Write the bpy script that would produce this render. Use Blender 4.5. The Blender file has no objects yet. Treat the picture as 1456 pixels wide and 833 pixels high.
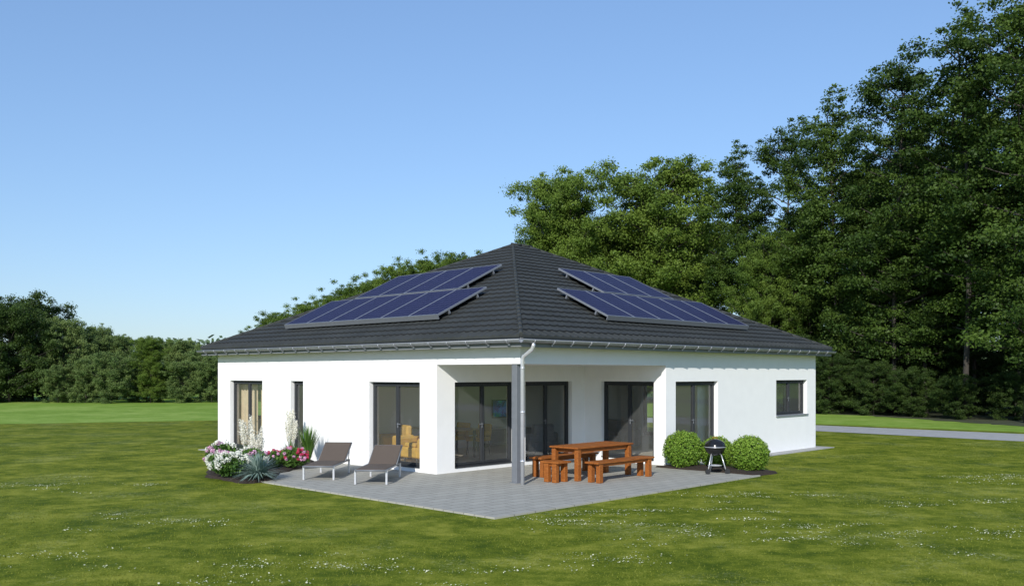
import bpy, math, random
import numpy as np
from mathutils import Vector, Matrix
random.seed(7); rng=np.random.default_rng(7)
scn=bpy.context.scene
COL=scn.collection
# ---------------------------------------------------------------- helpers
class MB:
    def __init__(s): s.v=[]; s.f=[]; s.m=[]; s.sm=[]
    def face(s,pts,m=0,sm=False):
        b=len(s.v); s.v+= [tuple(p) for p in pts]; s.f.append(tuple(range(b,b+len(pts)))); s.m.append(m); s.sm.append(sm)
    def box(s,c,d,m=0,R=None,bev=0.0):
        c=Vector(c); h=[x/2 for x in d]
        if bev>0:
            b=min(bev,min(h)*0.6); P=[]
            bm_pts={}
            def add(p):
                q=Vector(p)
                if R: q=R@q
                s.v.append(tuple(c+q)); return len(s.v)-1
            for sx in(-1,1):
                for sy in(-1,1):
                    for sz in(-1,1):
                        bm_pts[(sx,sy,sz,0)]=add((sx*h[0],sy*(h[1]-b),sz*(h[2]-b)))
                        bm_pts[(sx,sy,sz,1)]=add((sx*(h[0]-b),sy*h[1],sz*(h[2]-b)))
                        bm_pts[(sx,sy,sz,2)]=add((sx*(h[0]-b),sy*(h[1]-b),sz*h[2]))
            def F(l): s.f.append(tuple(bm_pts[k] for k in l)); s.m.append(m); s.sm.append(False)
            for a in(-1,1):
                F([(a,-1,-1,0),(a,1,-1,0),(a,1,1,0),(a,-1,1,0)])
                F([(-1,a,-1,1),(1,a,-1,1),(1,a,1,1),(-1,a,1,1)])
                F([(-1,-1,a,2),(1,-1,a,2),(1,1,a,2),(-1,1,a,2)])
            for a in(-1,1):
                for b2 in(-1,1):
                    F([(a,b2,-1,0),(a,b2,1,0),(a,b2,1,1),(a,b2,-1,1)])
                    F([(a,-1,b2,0),(a,1,b2,0),(a,1,b2,2),(a,-1,b2,2)])
                    F([(-1,a,b2,1),(1,a,b2,1),(1,a,b2,2),(-1,a,b2,2)])
                    for c2 in(-1,1): F([(a,b2,c2,0),(a,b2,c2,1),(a,b2,c2,2)])
            return
        cs=[]
        for x,y,z in((-1,-1,-1),(1,-1,-1),(1,1,-1),(-1,1,-1),(-1,-1,1),(1,-1,1),(1,1,1),(-1,1,1)):
            q=Vector((x*h[0],y*h[1],z*h[2]))
            if R: q=R@q
            cs.append(tuple(c+q))
        b=len(s.v); s.v+=cs
        for f in((0,3,2,1),(4,5,6,7),(0,1,5,4),(1,2,6,5),(2,3,7,6),(3,0,4,7)):
            s.f.append(tuple(b+i for i in f)); s.m.append(m); s.sm.append(False)
    def bx(s,x0,x1,y0,y1,z0,z1,m=0,bev=0): s.box(((x0+x1)/2,(y0+y1)/2,(z0+z1)/2),(x1-x0,y1-y0,z1-z0),m,None,bev)
    def tube(s,pts,rad,n=8,m=0,sm=True,caps=True,squash=1):
        pts=[Vector(p) for p in pts]
        if not hasattr(rad,'__len__'): rad=[rad]*len(pts)
        rings=[]
        prev=None
        for i,p in enumerate(pts):
            if i==0: t=pts[1]-p
            elif i==len(pts)-1: t=p-pts[i-1]
            else: t=(pts[i+1]-pts[i-1])
            t.normalize()
            if prev is None:
                a=Vector((0,0,1)) if abs(t.z)<.9 else Vector((1,0,0))
                u=t.cross(a).normalized()
            else:
                u=(prev-t*prev.dot(t)).normalized()
            prev=u; w=t.cross(u)
            b=len(s.v)
            for k in range(n):
                an=2*math.pi*k/n
                s.v.append(tuple(p+(u*math.cos(an)+w*math.sin(an))*rad[i]))
            rings.append(b)
        for i in range(len(rings)-1):
            a,b=rings[i],rings[i+1]
            for k in range(n):
                s.f.append((a+k,a+(k+1)%n,b+(k+1)%n,b+k)); s.m.append(m); s.sm.append(sm)
        if caps:
            s.f.append(tuple(rings[0]+k for k in range(n))[::-1]); s.m.append(m); s.sm.append(False)
            s.f.append(tuple(rings[-1]+k for k in range(n))); s.m.append(m); s.sm.append(False)
    def lathe(s,prof,c=(0,0,0),n=24,m=0):
        b=len(s.v)
        for r,z in prof:
            for k in range(n):
                an=2*math.pi*k/n; s.v.append((c[0]+r*math.cos(an),c[1]+r*math.sin(an),c[2]+z))
        for i in range(len(prof)-1):
            for k in range(n):
                s.f.append((b+i*n+k,b+i*n+(k+1)%n,b+(i+1)*n+(k+1)%n,b+(i+1)*n+k)); s.m.append(m); s.sm.append(True)
    def mesh(s,name,mats):
        me=bpy.data.meshes.new(name); me.from_pydata(s.v,[],s.f)
        for m in mats: me.materials.append(m)
        me.polygons.foreach_set('material_index',s.m); me.polygons.foreach_set('use_smooth',s.sm)
        me.update(); return me
def obj(name,mb,mats,parent=None,loc=(0,0,0),rz=0,**kw):
    if not isinstance(mats,(list,tuple)): mats=[mats]
    me=mb.mesh(name,mats) if isinstance(mb,MB) else mb
    o=bpy.data.objects.new(name,me); COL.objects.link(o)
    o.location=loc; o.rotation_euler=(0,0,rz)
    if parent: o.parent=parent
    for k,v in kw.items(): o[k]=v
    return o
def empty(name,loc=(0,0,0),rz=0,**kw):
    o=bpy.data.objects.new(name,None); COL.objects.link(o); o.location=loc; o.rotation_euler=(0,0,rz); o.empty_display_size=.2
    for k,v in kw.items(): o[k]=v
    return o
def copy_thing(root,loc,rz,scale=None,**kw):
    n=root.copy(); COL.objects.link(n); n.location=loc; n.rotation_euler=(0,0,rz)
    if scale: n.scale=scale
    made=set()
    def rec(a,b):
        for ch in list(a.children):
            if ch in made: continue
            c=ch.copy(); COL.objects.link(c); c.parent=b; made.add(c); rec(ch,c)
    rec(root,n)
    for k,v in kw.items(): n[k]=v
    return n
# ---- materials
def newmat(name):
    m=bpy.data.materials.new(name); m.use_nodes=True
    nt=m.node_tree; b=nt.nodes['Principled BSDF']; return m,nt,b
def mat(name,c,rough=.6,var=.12,scale=6,metal=0,bump=0,bscale=60,c2=None,spec=None,stretch=None):
    m,nt,b=newmat(name); N=nt.nodes; L=nt.links
    tc=N.new('ShaderNodeTexCoord'); nz=N.new('ShaderNodeTexNoise'); nz.inputs['Scale'].default_value=scale; nz.inputs['Detail'].default_value=6
    src=tc.outputs['Object']
    if stretch:
        mp=N.new('ShaderNodeMapping'); mp.inputs['Scale'].default_value=stretch; L.new(src,mp.inputs[0]); src=mp.outputs[0]
    L.new(src,nz.inputs['Vector'])
    r=N.new('ShaderNodeValToRGB'); r.color_ramp.elements[0].position=.3; r.color_ramp.elements[1].position=.7
    if c2 is None: c2=tuple(min(1,x*(1+var)) for x in c); c=tuple(x*(1-var) for x in c)
    r.color_ramp.elements[0].color=(*c,1); r.color_ramp.elements[1].color=(*c2,1)
    L.new(nz.outputs['Fac'],r.inputs[0]); L.new(r.outputs[0],b.inputs['Base Color'])
    b.inputs['Roughness'].default_value=rough; b.inputs['Metallic'].default_value=metal
    if spec is not None: b.inputs['Specular IOR Level'].default_value=spec
    if bump:
        n2=N.new('ShaderNodeTexNoise'); n2.inputs['Scale'].default_value=bscale; n2.inputs['Detail'].default_value=4; L.new(src,n2.inputs['Vector'])
        bp=N.new('ShaderNodeBump'); bp.inputs['Strength'].default_value=bump; bp.inputs['Distance'].default_value=.02
        L.new(n2.outputs['Fac'],bp.inputs['Height']); L.new(bp.outputs[0],b.inputs['Normal'])
    return m
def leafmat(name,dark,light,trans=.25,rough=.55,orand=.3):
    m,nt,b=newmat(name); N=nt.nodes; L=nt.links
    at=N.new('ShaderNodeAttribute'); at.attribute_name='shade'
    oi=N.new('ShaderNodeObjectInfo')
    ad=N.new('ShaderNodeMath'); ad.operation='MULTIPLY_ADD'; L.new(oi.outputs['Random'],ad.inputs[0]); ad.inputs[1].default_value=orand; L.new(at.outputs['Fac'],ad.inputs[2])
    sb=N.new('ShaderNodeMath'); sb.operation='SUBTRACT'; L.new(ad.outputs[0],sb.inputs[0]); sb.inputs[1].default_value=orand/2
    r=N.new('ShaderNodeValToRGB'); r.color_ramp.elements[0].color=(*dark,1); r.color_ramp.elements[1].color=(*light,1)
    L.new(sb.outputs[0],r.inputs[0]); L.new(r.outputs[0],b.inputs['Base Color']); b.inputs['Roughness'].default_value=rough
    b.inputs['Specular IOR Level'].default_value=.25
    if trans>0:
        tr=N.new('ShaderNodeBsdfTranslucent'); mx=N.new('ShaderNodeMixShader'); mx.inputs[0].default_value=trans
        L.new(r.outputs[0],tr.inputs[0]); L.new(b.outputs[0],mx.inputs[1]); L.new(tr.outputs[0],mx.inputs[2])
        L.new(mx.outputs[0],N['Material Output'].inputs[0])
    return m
# ---- fast numpy meshes
def npmesh(name,V,nper,shade,mats,mi=None):
    nv=len(V); nf=nv//nper
    me=bpy.data.meshes.new(name); me.vertices.add(nv); me.vertices.foreach_set('co',V.astype(np.float32).ravel())
    me.loops.add(nv); me.loops.foreach_set('vertex_index',np.arange(nv,dtype=np.int32))
    me.polygons.add(nf); me.polygons.foreach_set('loop_start',np.arange(0,nv,nper,dtype=np.int32))
    for m in mats: me.materials.append(m)
    if mi is not None: me.polygons.foreach_set('material_index',mi.astype(np.int32))
    a=me.attributes.new('shade','FLOAT','POINT'); a.data.foreach_set('value',np.repeat(shade,nper).astype(np.float32))
    me.update(calc_edges=True); return me
def unit(a): return a/np.maximum(1e-9,np.linalg.norm(a,axis=1,keepdims=True))
def leaves(C,size,nrm=None,asp=.6,rg=rng):
    n=len(C); r=rg.normal(size=(n,3))
    N=unit(r if nrm is None else nrm*1.0+r*.55)
    a=unit(np.cross(N,rg.normal(size=(n,3)))); b=np.cross(N,a)
    s=np.asarray(size).reshape(-1,1)*np.ones((n,1))*.5
    V=np.stack([C-a*s,C+b*s*asp-a*s*.1,C+a*s,C-b*s*asp-a*s*.1],axis=1)
    return V.reshape(-1,3)

# ---- world / sun / camera
EL=math.radians(28); AZ=math.radians(180+14)
w=bpy.data.worlds.new("World"); scn.world=w; w.use_nodes=True
nt=w.node_tree; bg=nt.nodes['Background']; sk=nt.nodes.new('ShaderNodeTexSky'); sk.sky_type='NISHITA'; sk.sun_disc=False
sk.sun_elevation=EL; sk.sun_rotation=AZ; sk.altitude=100; sk.air_density=1.2; sk.dust_density=.4; sk.ozone_density=4.0
gm=nt.nodes.new('ShaderNodeGamma'); gm.inputs['Gamma'].default_value=.68
tn=nt.nodes.new('ShaderNodeVectorMath'); tn.operation='MULTIPLY'; tn.inputs[1].default_value=(1.17,1.41,1.78)
nt.links.new(sk.outputs[0],gm.inputs['Color']); nt.links.new(gm.outputs[0],tn.inputs[0]); nt.links.new(tn.outputs[0],bg.inputs[0]); bg.inputs[1].default_value=.15
sd=bpy.data.lights.new("sun","SUN"); sd.energy=4.5; sd.angle=math.radians(.5); sd.color=(1,.965,.90)
so=bpy.data.objects.new("sun",sd); COL.objects.link(so)
tosun=Vector((math.sin(AZ)*math.cos(EL),math.cos(AZ)*math.cos(EL),math.sin(EL)))
so.rotation_euler=tosun.to_track_quat('Z','Y').to_euler(); so.location=(0,-10,30)
cd=bpy.data.cameras.new("camera"); cam=bpy.data.objects.new("camera",cd); COL.objects.link(cam); scn.camera=cam
cam.location=(0,0,2.3); cam.rotation_euler=(math.radians(90),0,0); cd.lens=32.1; cd.sensor_width=36; cd.shift_y=114.5/1456; cd.clip_end=5000
scn.view_settings.view_transform='Standard'; scn.view_settings.look='None'; scn.view_settings.exposure=0

# ---- house frame
P0=Vector((.17,18.8,0)); RZ=math.radians(45.94); cR,sR=math.cos(RZ),math.sin(RZ)
def H(x,y,z=0): return (P0.x+x*cR-y*sR, P0.y+x*sR+y*cR, z)

# ---------------------------------------------------------------- materials
M_wall=mat('white_render',(.86,.855,.84),.85,.02,3,bump=.12,bscale=120)
M_in=mat('interior_paint',(.88,.87,.84),.8,.02,2)
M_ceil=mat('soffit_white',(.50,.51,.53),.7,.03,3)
M_fascia=mat('fascia_grey',(.20,.21,.22),.6,.05,3)
M_floor=mat('pale_oak_floor',(.62,.55,.45),.4,.12,4,stretch=(1,8,1))
M_tabletop=mat('oak_table',(.36,.25,.15),.4,.2,4,stretch=(1,8,1))
M_frame=mat('anthracite_frame',(.036,.039,.043),.55,.08,8,spec=.2)
M_metal=mat('zinc',(.30,.315,.335),.4,.08,10,metal=.4)
M_post=mat('grey_post',(.16,.17,.185),.45,.06,8)
M_alu=mat('aluminium',(.66,.67,.70),.3,.05,10,metal=.5)
M_pvf=mat('panel_frame',(.22,.235,.26),.4,.05,10,metal=.3)
def tile_mat():
    m,nt,b=newmat('anthracite_roof_tile'); N=nt.nodes; L=nt.links
    tc=N.new('ShaderNodeTexCoord'); nz=N.new('ShaderNodeTexNoise'); nz.inputs['Scale'].default_value=1.3; nz.inputs['Detail'].default_value=8; nz.inputs['Roughness'].default_value=.7
    L.new(tc.outputs['Object'],nz.inputs[0]); r=N.new('ShaderNodeValToRGB')
    r.color_ramp.elements[0].position=.3; r.color_ramp.elements[0].color=(.033,.036,.034,1); r.color_ramp.elements[1].position=.75; r.color_ramp.elements[1].color=(.056,.060,.057,1)
    L.new(nz.outputs['Fac'],r.inputs[0]); L.new(r.outputs[0],b.inputs['Base Color']); b.inputs['Roughness'].default_value=.7; b.inputs['Specular IOR Level'].default_value=.2
    return m
M_tile=tile_mat()
M_tiled=mat('tile_edge_shade',(.010,.011,.011),.8,.1,6)  # near-black risers paint in the shade line below each tile course
def glass_mat():
    m,nt,b=newmat('window_glass'); N=nt.nodes; L=nt.links; N.remove(b)
    t=N.new('ShaderNodeBsdfTransparent'); t.inputs[0].default_value=(.97,.99,.98,1)
    g=N.new('ShaderNodeBsdfGlossy'); g.inputs['Roughness'].default_value=.02
    f=N.new('ShaderNodeFresnel'); f.inputs[0].default_value=1.45
    tc=N.new('ShaderNodeTexCoord'); nz=N.new('ShaderNodeTexNoise'); nz.inputs['Scale'].default_value=1.5; L.new(tc.outputs['Object'],nz.inputs[0])
    bp=N.new('ShaderNodeBump'); bp.inputs['Strength'].default_value=.02; L.new(nz.outputs['Fac'],bp.inputs['Height']); L.new(bp.outputs[0],g.inputs['Normal'])
    ad=N.new('ShaderNodeMath'); ad.operation='MULTIPLY_ADD'; ad.inputs[1].default_value=1.2; ad.inputs[2].default_value=.03; L.new(f.outputs[0],ad.inputs[0])
    df=N.new('ShaderNodeBsdfDiffuse'); df.inputs[0].default_value=(.75,.77,.74,1)      # pale haze painted into the pane so the dark glass looks brighter
    m0=N.new('ShaderNodeMixShader'); m0.inputs[0].default_value=.06; L.new(t.outputs[0],m0.inputs[1]); L.new(df.outputs[0],m0.inputs[2])
    mx=N.new('ShaderNodeMixShader'); L.new(ad.outputs[0],mx.inputs[0]); L.new(m0.outputs[0],mx.inputs[1]); L.new(g.outputs[0],mx.inputs[2])
    L.new(mx.outputs[0],N['Material Output'].inputs[0]); return m
M_glass=glass_mat()
def lawn_mat(name,cols,s1=.35,s2=3,lo=.40,hi=.60,clover=False,bump=.25):
    m,nt,b=newmat(name); N=nt.nodes; L=nt.links
    tc=N.new('ShaderNodeTexCoord')
    def noise(sc,det=7,ro=.65):
        n=N.new('ShaderNodeTexNoise'); n.inputs['Scale'].default_value=sc; n.inputs['Detail'].default_value=det; n.inputs['Roughness'].default_value=ro; L.new(tc.outputs['Object'],n.inputs[0]); return n
    n1=noise(s1); n2=noise(s2,8,.75); n3=noise(45,4,.5)
    a=N.new('ShaderNodeMath'); a.operation='MULTIPLY_ADD'; a.inputs[1].default_value=.8; L.new(n1.outputs['Fac'],a.inputs[0]); L.new(n2.outputs['Fac'],a.inputs[2])
    a2=N.new('ShaderNodeMath'); a2.operation='MULTIPLY_ADD'; L.new(n3.outputs['Fac'],a2.inputs[0]); a2.inputs[1].default_value=.5; L.new(a.outputs[0],a2.inputs[2])
    d=N.new('ShaderNodeMath'); d.operation='MULTIPLY'; d.inputs[1].default_value=1/2.3; L.new(a2.outputs[0],d.inputs[0])
    r=N.new('ShaderNodeValToRGB'); e=r.color_ramp.elements; e[0].position=lo; e[0].color=(*cols[0],1); e[1].position=hi; e[1].color=(*cols[2],1)
    k=e.new((lo+hi)/2); k.color=(*cols[1],1)
    L.new(d.outputs[0],r.inputs[0]); out=r.outputs[0]
    if clover:
        c1=noise(.42,5,.6); c2=noise(14,6,.8)
        m1=N.new('ShaderNodeMapRange'); m1.inputs[1].default_value=.52; m1.inputs[2].default_value=.64; L.new(c1.outputs['Fac'],m1.inputs[0])
        m2=N.new('ShaderNodeMapRange'); m2.inputs[1].default_value=.51; m2.inputs[2].default_value=.61; L.new(c2.outputs['Fac'],m2.inputs[0])
        mm=N.new('ShaderNodeMath'); mm.operation='MULTIPLY'; L.new(m1.outputs[0],mm.inputs[0]); L.new(m2.outputs[0],mm.inputs[1])
        mk=N.new('ShaderNodeMath'); mk.operation='MULTIPLY'; mk.inputs[1].default_value=.6; L.new(mm.outputs[0],mk.inputs[0])
        mix=N.new('ShaderNodeMix'); mix.data_type='RGBA'; L.new(mk.outputs[0],mix.inputs['Factor']); L.new(out,mix.inputs['A']); mix.inputs['B'].default_value=(.40,.41,.20,1); out=mix.outputs['Result']
    L.new(out,b.inputs['Base Color']); b.inputs['Roughness'].default_value=.9; b.inputs['Specular IOR Level'].default_value=.06
    bp=N.new('ShaderNodeBump'); bp.inputs['Strength'].default_value=bump; bp.inputs['Distance'].default_value=.03; L.new(a2.outputs[0],bp.inputs['Height']); L.new(bp.outputs[0],b.inputs['Normal'])
    return m
M_lawn=lawn_mat('lawn',[(.055,.088,.006),(.130,.162,.012),(.255,.265,.036)],.7,2.2,.42,.58,clover=True)
M_meadow=lawn_mat('meadow_grass',[(.14,.235,.03),(.21,.32,.05),(.30,.39,.09)],.14,.8,.42,.58,bump=.1)
M_path=mat('path_gravel',(.36,.355,.34),.9,.12,3,bump=.3,bscale=40)
M_mulch=mat('bark_mulch',(.03,.02,.014),.95,.4,30,bump=.8,bscale=60)
M_bark=mat('bark',(.050,.042,.034),.9,.3,6,bump=.6,bscale=20,stretch=(4,4,.6))
def paver_mat():
    m,nt,b=newmat('concrete_pavers'); N=nt.nodes; L=nt.links
    tc=N.new('ShaderNodeTexCoord'); br=N.new('ShaderNodeTexBrick')
    br.inputs['Scale'].default_value=1; br.inputs['Brick Width'].default_value=.5; br.inputs['Row Height'].default_value=.25; br.inputs['Mortar Size'].default_value=.009; br.inputs['Mortar Smooth'].default_value=.1
    br.inputs['Color1'].default_value=(.350,.340,.296,1); br.inputs['Color2'].default_value=(.392,.380,.332,1); br.inputs['Mortar'].default_value=(.18,.175,.155,1)
    L.new(tc.outputs['Object'],br.inputs[0])
    nz=N.new('ShaderNodeTexNoise'); nz.inputs['Scale'].default_value=6; nz.inputs['Detail'].default_value=9; nz.inputs['Roughness'].default_value=.7; L.new(tc.outputs['Object'],nz.inputs[0])
    mr=N.new('ShaderNodeMapRange'); mr.inputs[1].default_value=.3; mr.inputs[2].default_value=.7; mr.inputs[3].default_value=.94; mr.inputs[4].default_value=1.06; L.new(nz.outputs['Fac'],mr.inputs[0])
    mx=N.new('ShaderNodeVectorMath'); mx.operation='SCALE'; L.new(br.outputs['Color'],mx.inputs[0]); L.new(mr.outputs[0],mx.inputs['Scale'])
    L.new(mx.outputs[0],b.inputs['Base Color']); b.inputs['Roughness'].default_value=.9; b.inputs['Specular IOR Level'].default_value=.2
    bp=N.new('ShaderNodeBump'); bp.inputs['Strength'].default_value=.4; bp.inputs['Distance'].default_value=.01; bp.invert=True; L.new(br.outputs['Fac'],bp.inputs['Height']); L.new(bp.outputs[0],b.inputs['Normal'])
    return m
M_pav=paver_mat()
M_wood=mat('oiled_hardwood',(.21,.060,.012),.55,0,3,c2=(.38,.130,.026),bump=.2,bscale=12,stretch=(2,14,14),spec=.25)
M_sling=mat('taupe_sling',(.105,.080,.062),.8,.15,60,bump=.5,bscale=200)
M_mustard=mat('mustard_fabric',(.60,.36,.06),.8,.12,10)
M_dark=mat('dark_lacquer',(.03,.03,.032),.3,.1,10)
M_black=mat('black_enamel',(.012,.012,.013),.18,.1,10)
M_white=mat('white_lacquer',(.7,.7,.7),.4,.03,5)
M_curt=mat('beige_curtain',(.66,.54,.38),.85,.06,8)
M_sheer=mat('white_curtain',(.72,.72,.70),.85,.05,8)
M_sofa=mat('grey_sofa_fabric',(.20,.20,.205),.9,.1,12)
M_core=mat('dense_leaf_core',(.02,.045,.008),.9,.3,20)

# ---------------------------------------------------------------- ground
g=MB(); g.face([(-600,-300,0),(600,-300,0),(600,1200,0),(-600,1200,0)]); obj('ground',g,M_lawn,kind='structure')
g=MB(); pts=[(-300,20),(-40,38.5),(-22,42),(-13,45.5),(-3,50),(3,54),(8,48),(14.4,41.2),(20,35.8),(29,30),(48,21),(300,-20),(300,900),(-300,900)]
g.face([(x,y,.004) for x,y in pts]); obj('meadow',g,M_meadow,kind='structure')
# leaf-littered forest floor below the tall trees
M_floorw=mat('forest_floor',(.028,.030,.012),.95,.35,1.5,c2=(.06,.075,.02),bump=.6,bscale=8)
g=MB(); fp=[(12,60),(15.5,54),(19,50.5),(20.5,46.5),(21.5,42),(22.2,39.5),(24,38),(30,36),(60,34),(80,90),(12,90)]
fq=[]
for i in range(len(fp)):
    a,b=fp[i],fp[(i+1)%len(fp)]
    for k in range(5):
        t=k/5; fq.append((a[0]+(b[0]-a[0])*t+random.uniform(-.35,.35),a[1]+(b[1]-a[1])*t+random.uniform(-.5,.5)))
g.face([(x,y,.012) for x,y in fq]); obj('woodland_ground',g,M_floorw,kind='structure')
g=MB(); cl=[(2,51,1.8),(6,46,1.8),(12.9,38.6,1.9),(18.3,32.9,2.1),(26,27.5,2.3),(45,18,2.4)]
L_,R_=[],[]
for i,(x,y,hw) in enumerate(cl):
    a=cl[max(0,i-1)]; b=cl[min(len(cl)-1,i+1)]; t=Vector((b[0]-a[0],b[1]-a[1])).normalized(); n=Vector((-t.y,t.x))
    L_.append((x+n.x*hw,y+n.y*hw,.008)); R_.append((x-n.x*hw,y-n.y*hw,.008))
for i in range(len(cl)-1): g.face([L_[i],R_[i],R_[i+1],L_[i+1]])
obj('path',g,M_path,kind='structure')
# terrace
T=.03
tp=[(-3.45,-2.72),(4.95,-2.72),(4.95,0),(5.22,0),(5.22,2.6),(0,2.6),(0,6.4),(-3.45,6.4)]
g=MB(); g.face([(x,y,T) for x,y in tp])
for i in range(len(tp)):
    a,b=tp[i],tp[(i+1)%len(tp)]; g.face([(a[0],a[1],-.02),(b[0],b[1],-.02),(b[0],b[1],T),(a[0],a[1],T)])
obj('terrace_pavement',g,M_pav,loc=P0,rz=RZ,kind='structure')
g=MB()
g.bx(-.42,0,6.402,13.0,-.02,.02); g.bx(5.6,13.74,-.42,0,-.02,.02); g.bx(13.32,13.74,.002,13.0,-.02,.02); 
obj('perimeter_pavement',g,M_path,loc=P0,rz=RZ,kind='structure')
def mulch(name,poly,z0):
    g=MB(); cx=sum(p[0] for p in poly)/len(poly); cy=sum(p[1] for p in poly)/len(poly)
    out=[]
    for i in range(len(poly)):
        a,b=poly[i],poly[(i+1)%len(poly)]
        for k in range(6):
            t=k/6; out.append((a[0]+(b[0]-a[0])*t+random.uniform(-.05,.05),a[1]+(b[1]-a[1])*t+random.uniform(-.05,.05)))
    rings=[(1,z0-.04),(.96,z0+.03),(.7,z0+.06),(.4,z0+.08),(.02,z0+.08)]
    P=[[(cx+(x-cx)*f,cy+(y-cy)*f,z+random.uniform(-.01,.01)) for x,y in out] for f,z in rings]
    n=len(out)
    for i in range(len(rings)-1):
        for k in range(n): g.face([P[i][k],P[i][(k+1)%n],P[i+1][(k+1)%n],P[i+1][k]])
    return obj(name,g,M_mulch,loc=P0,rz=RZ,kind='structure')
mulch('planting_bed_ground',[(-3.85,4.3),(-3.3,4.15),(-2.3,5.3),(-.7,6.4),(-.05,7.4),(-.05,9.4),(-1.2,9.2),(-2.8,7.8),(-3.8,6.0)],T)
mulch('shrub_bed_ground',[(4.75,-2.7),(5.75,-2.7),(5.8,-.05),(4.75,-.05)],T)

# ---------------------------------------------------------------- house
house=empty('bungalow_house',P0,RZ,label="white rendered bungalow with dark hipped tile roof on a paved terrace",category="house")
TW=.3; ZT=2.85
walls=[ # p0,u,n,L,openings
 ((0,2.6),(0,1),(1,0),9.98,[(.59,2.50,.12,2.1,'door'),(5.39,6.00,.12,2.1,'win1'),(7.45,9.26,.12,2.1,'door')]),
 ((0,2.6),(1,0),(0,1),5.22,[(.55,2.55,.12,2.1,'door'),(2.92,4.70,.12,2.1,'door')]),
 ((5.22,0),(0,1),(1,0),2.6,[(.36,2.03,.12,2.1,'door')]),
 ((5.22,0),(1,0),(0,1),8.1,[(.43,2.41,.12,2.1,'door'),(5.59,7.53,1.07,2.11,'win2')]),
 ((13.32,0),(0,1),(-1,0),12.58,[(.9,3.1,.12,2.3,'door'),(4.0,6.4,.12,2.3,'door')]),  # unseen far-side openings, added to let daylight into the rooms
 ((0,12.58),(1,0),(0,-1),13.32,[(.8,2.6,.9,2.3,'win2')])]  # unseen back window, added to brighten the interior
g=MB()
for p0,u,n,L,ops in walls:
    P=lambda s,z,d:(p0[0]+u[0]*s+n[0]*d,p0[1]+u[1]*s+n[1]*d,z)
    ss=sorted({0,L}|{o[0] for o in ops}|{o[1] for o in ops}); zs=sorted({0,ZT}|{o[2] for o in ops}|{o[3] for o in ops})
    for i in range(len(ss)-1):
        for j in range(len(zs)-1):
            sm=(ss[i]+ss[i+1])/2; zm=(zs[j]+zs[j+1])/2
            if any(o[0]<sm<o[1] and o[2]<zm<o[3] for o in ops): continue
            for d,m in((0,0),(TW,1)):
                g.face([P(ss[i],zs[j],d),P(ss[i+1],zs[j],d),P(ss[i+1],zs[j+1],d),P(ss[i],zs[j+1],d)],m)
    for a,b,c,e,_ in ops:
        g.face([P(a,c,0),P(a,c,TW),P(a,e,TW),P(a,e,0)]); g.face([P(b,c,0),P(b,c,TW),P(b,e,TW),P(b,e,0)])
        g.face([P(a,e,0),P(b,e,0),P(b,e,TW),P(a,e,TW)]); g.face([P(a,c,0),P(b,c,0),P(b,c,TW),P(a,c,TW)])
g.face([(0,0,2.5),(0,2.6,2.5),(0,2.6,ZT),(0,0,ZT)]); g.face([(0,0,2.5),(5.22,0,2.5),(5.22,0,ZT),(0,0,ZT)]); g.face([(0,0,2.5),(5.22,0,2.5),(5.22,2.6,2.5),(0,2.6,2.5)])
obj('wall',g,[M_wall,M_in],house)
# interior
g=MB(); g.face([(.3,2.9,.1),(13,2.9,.1),(13,12.3,.1),(.3,12.3,.1)]); g.face([(5.52,.3,.1),(13,.3,.1),(13,2.9,.1),(5.52,2.9,.1)]); obj('interior_floor',g,M_floor,house)
g=MB(); g.face([(.02,.02,2.6),(13.3,.02,2.6),(13.3,12.5,2.6),(.02,12.5,2.6)]); obj('interior_ceiling',g,M_in,house)
g=MB(); g.bx(.3,13,7,7.1,.1,2.6); g.bx(3,3.1,7.1,12.3,.1,2.6); g.bx(9.3,9.4,.3,3.2,.1,2.6); obj('partition_wall',g,M_in,house)
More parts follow.
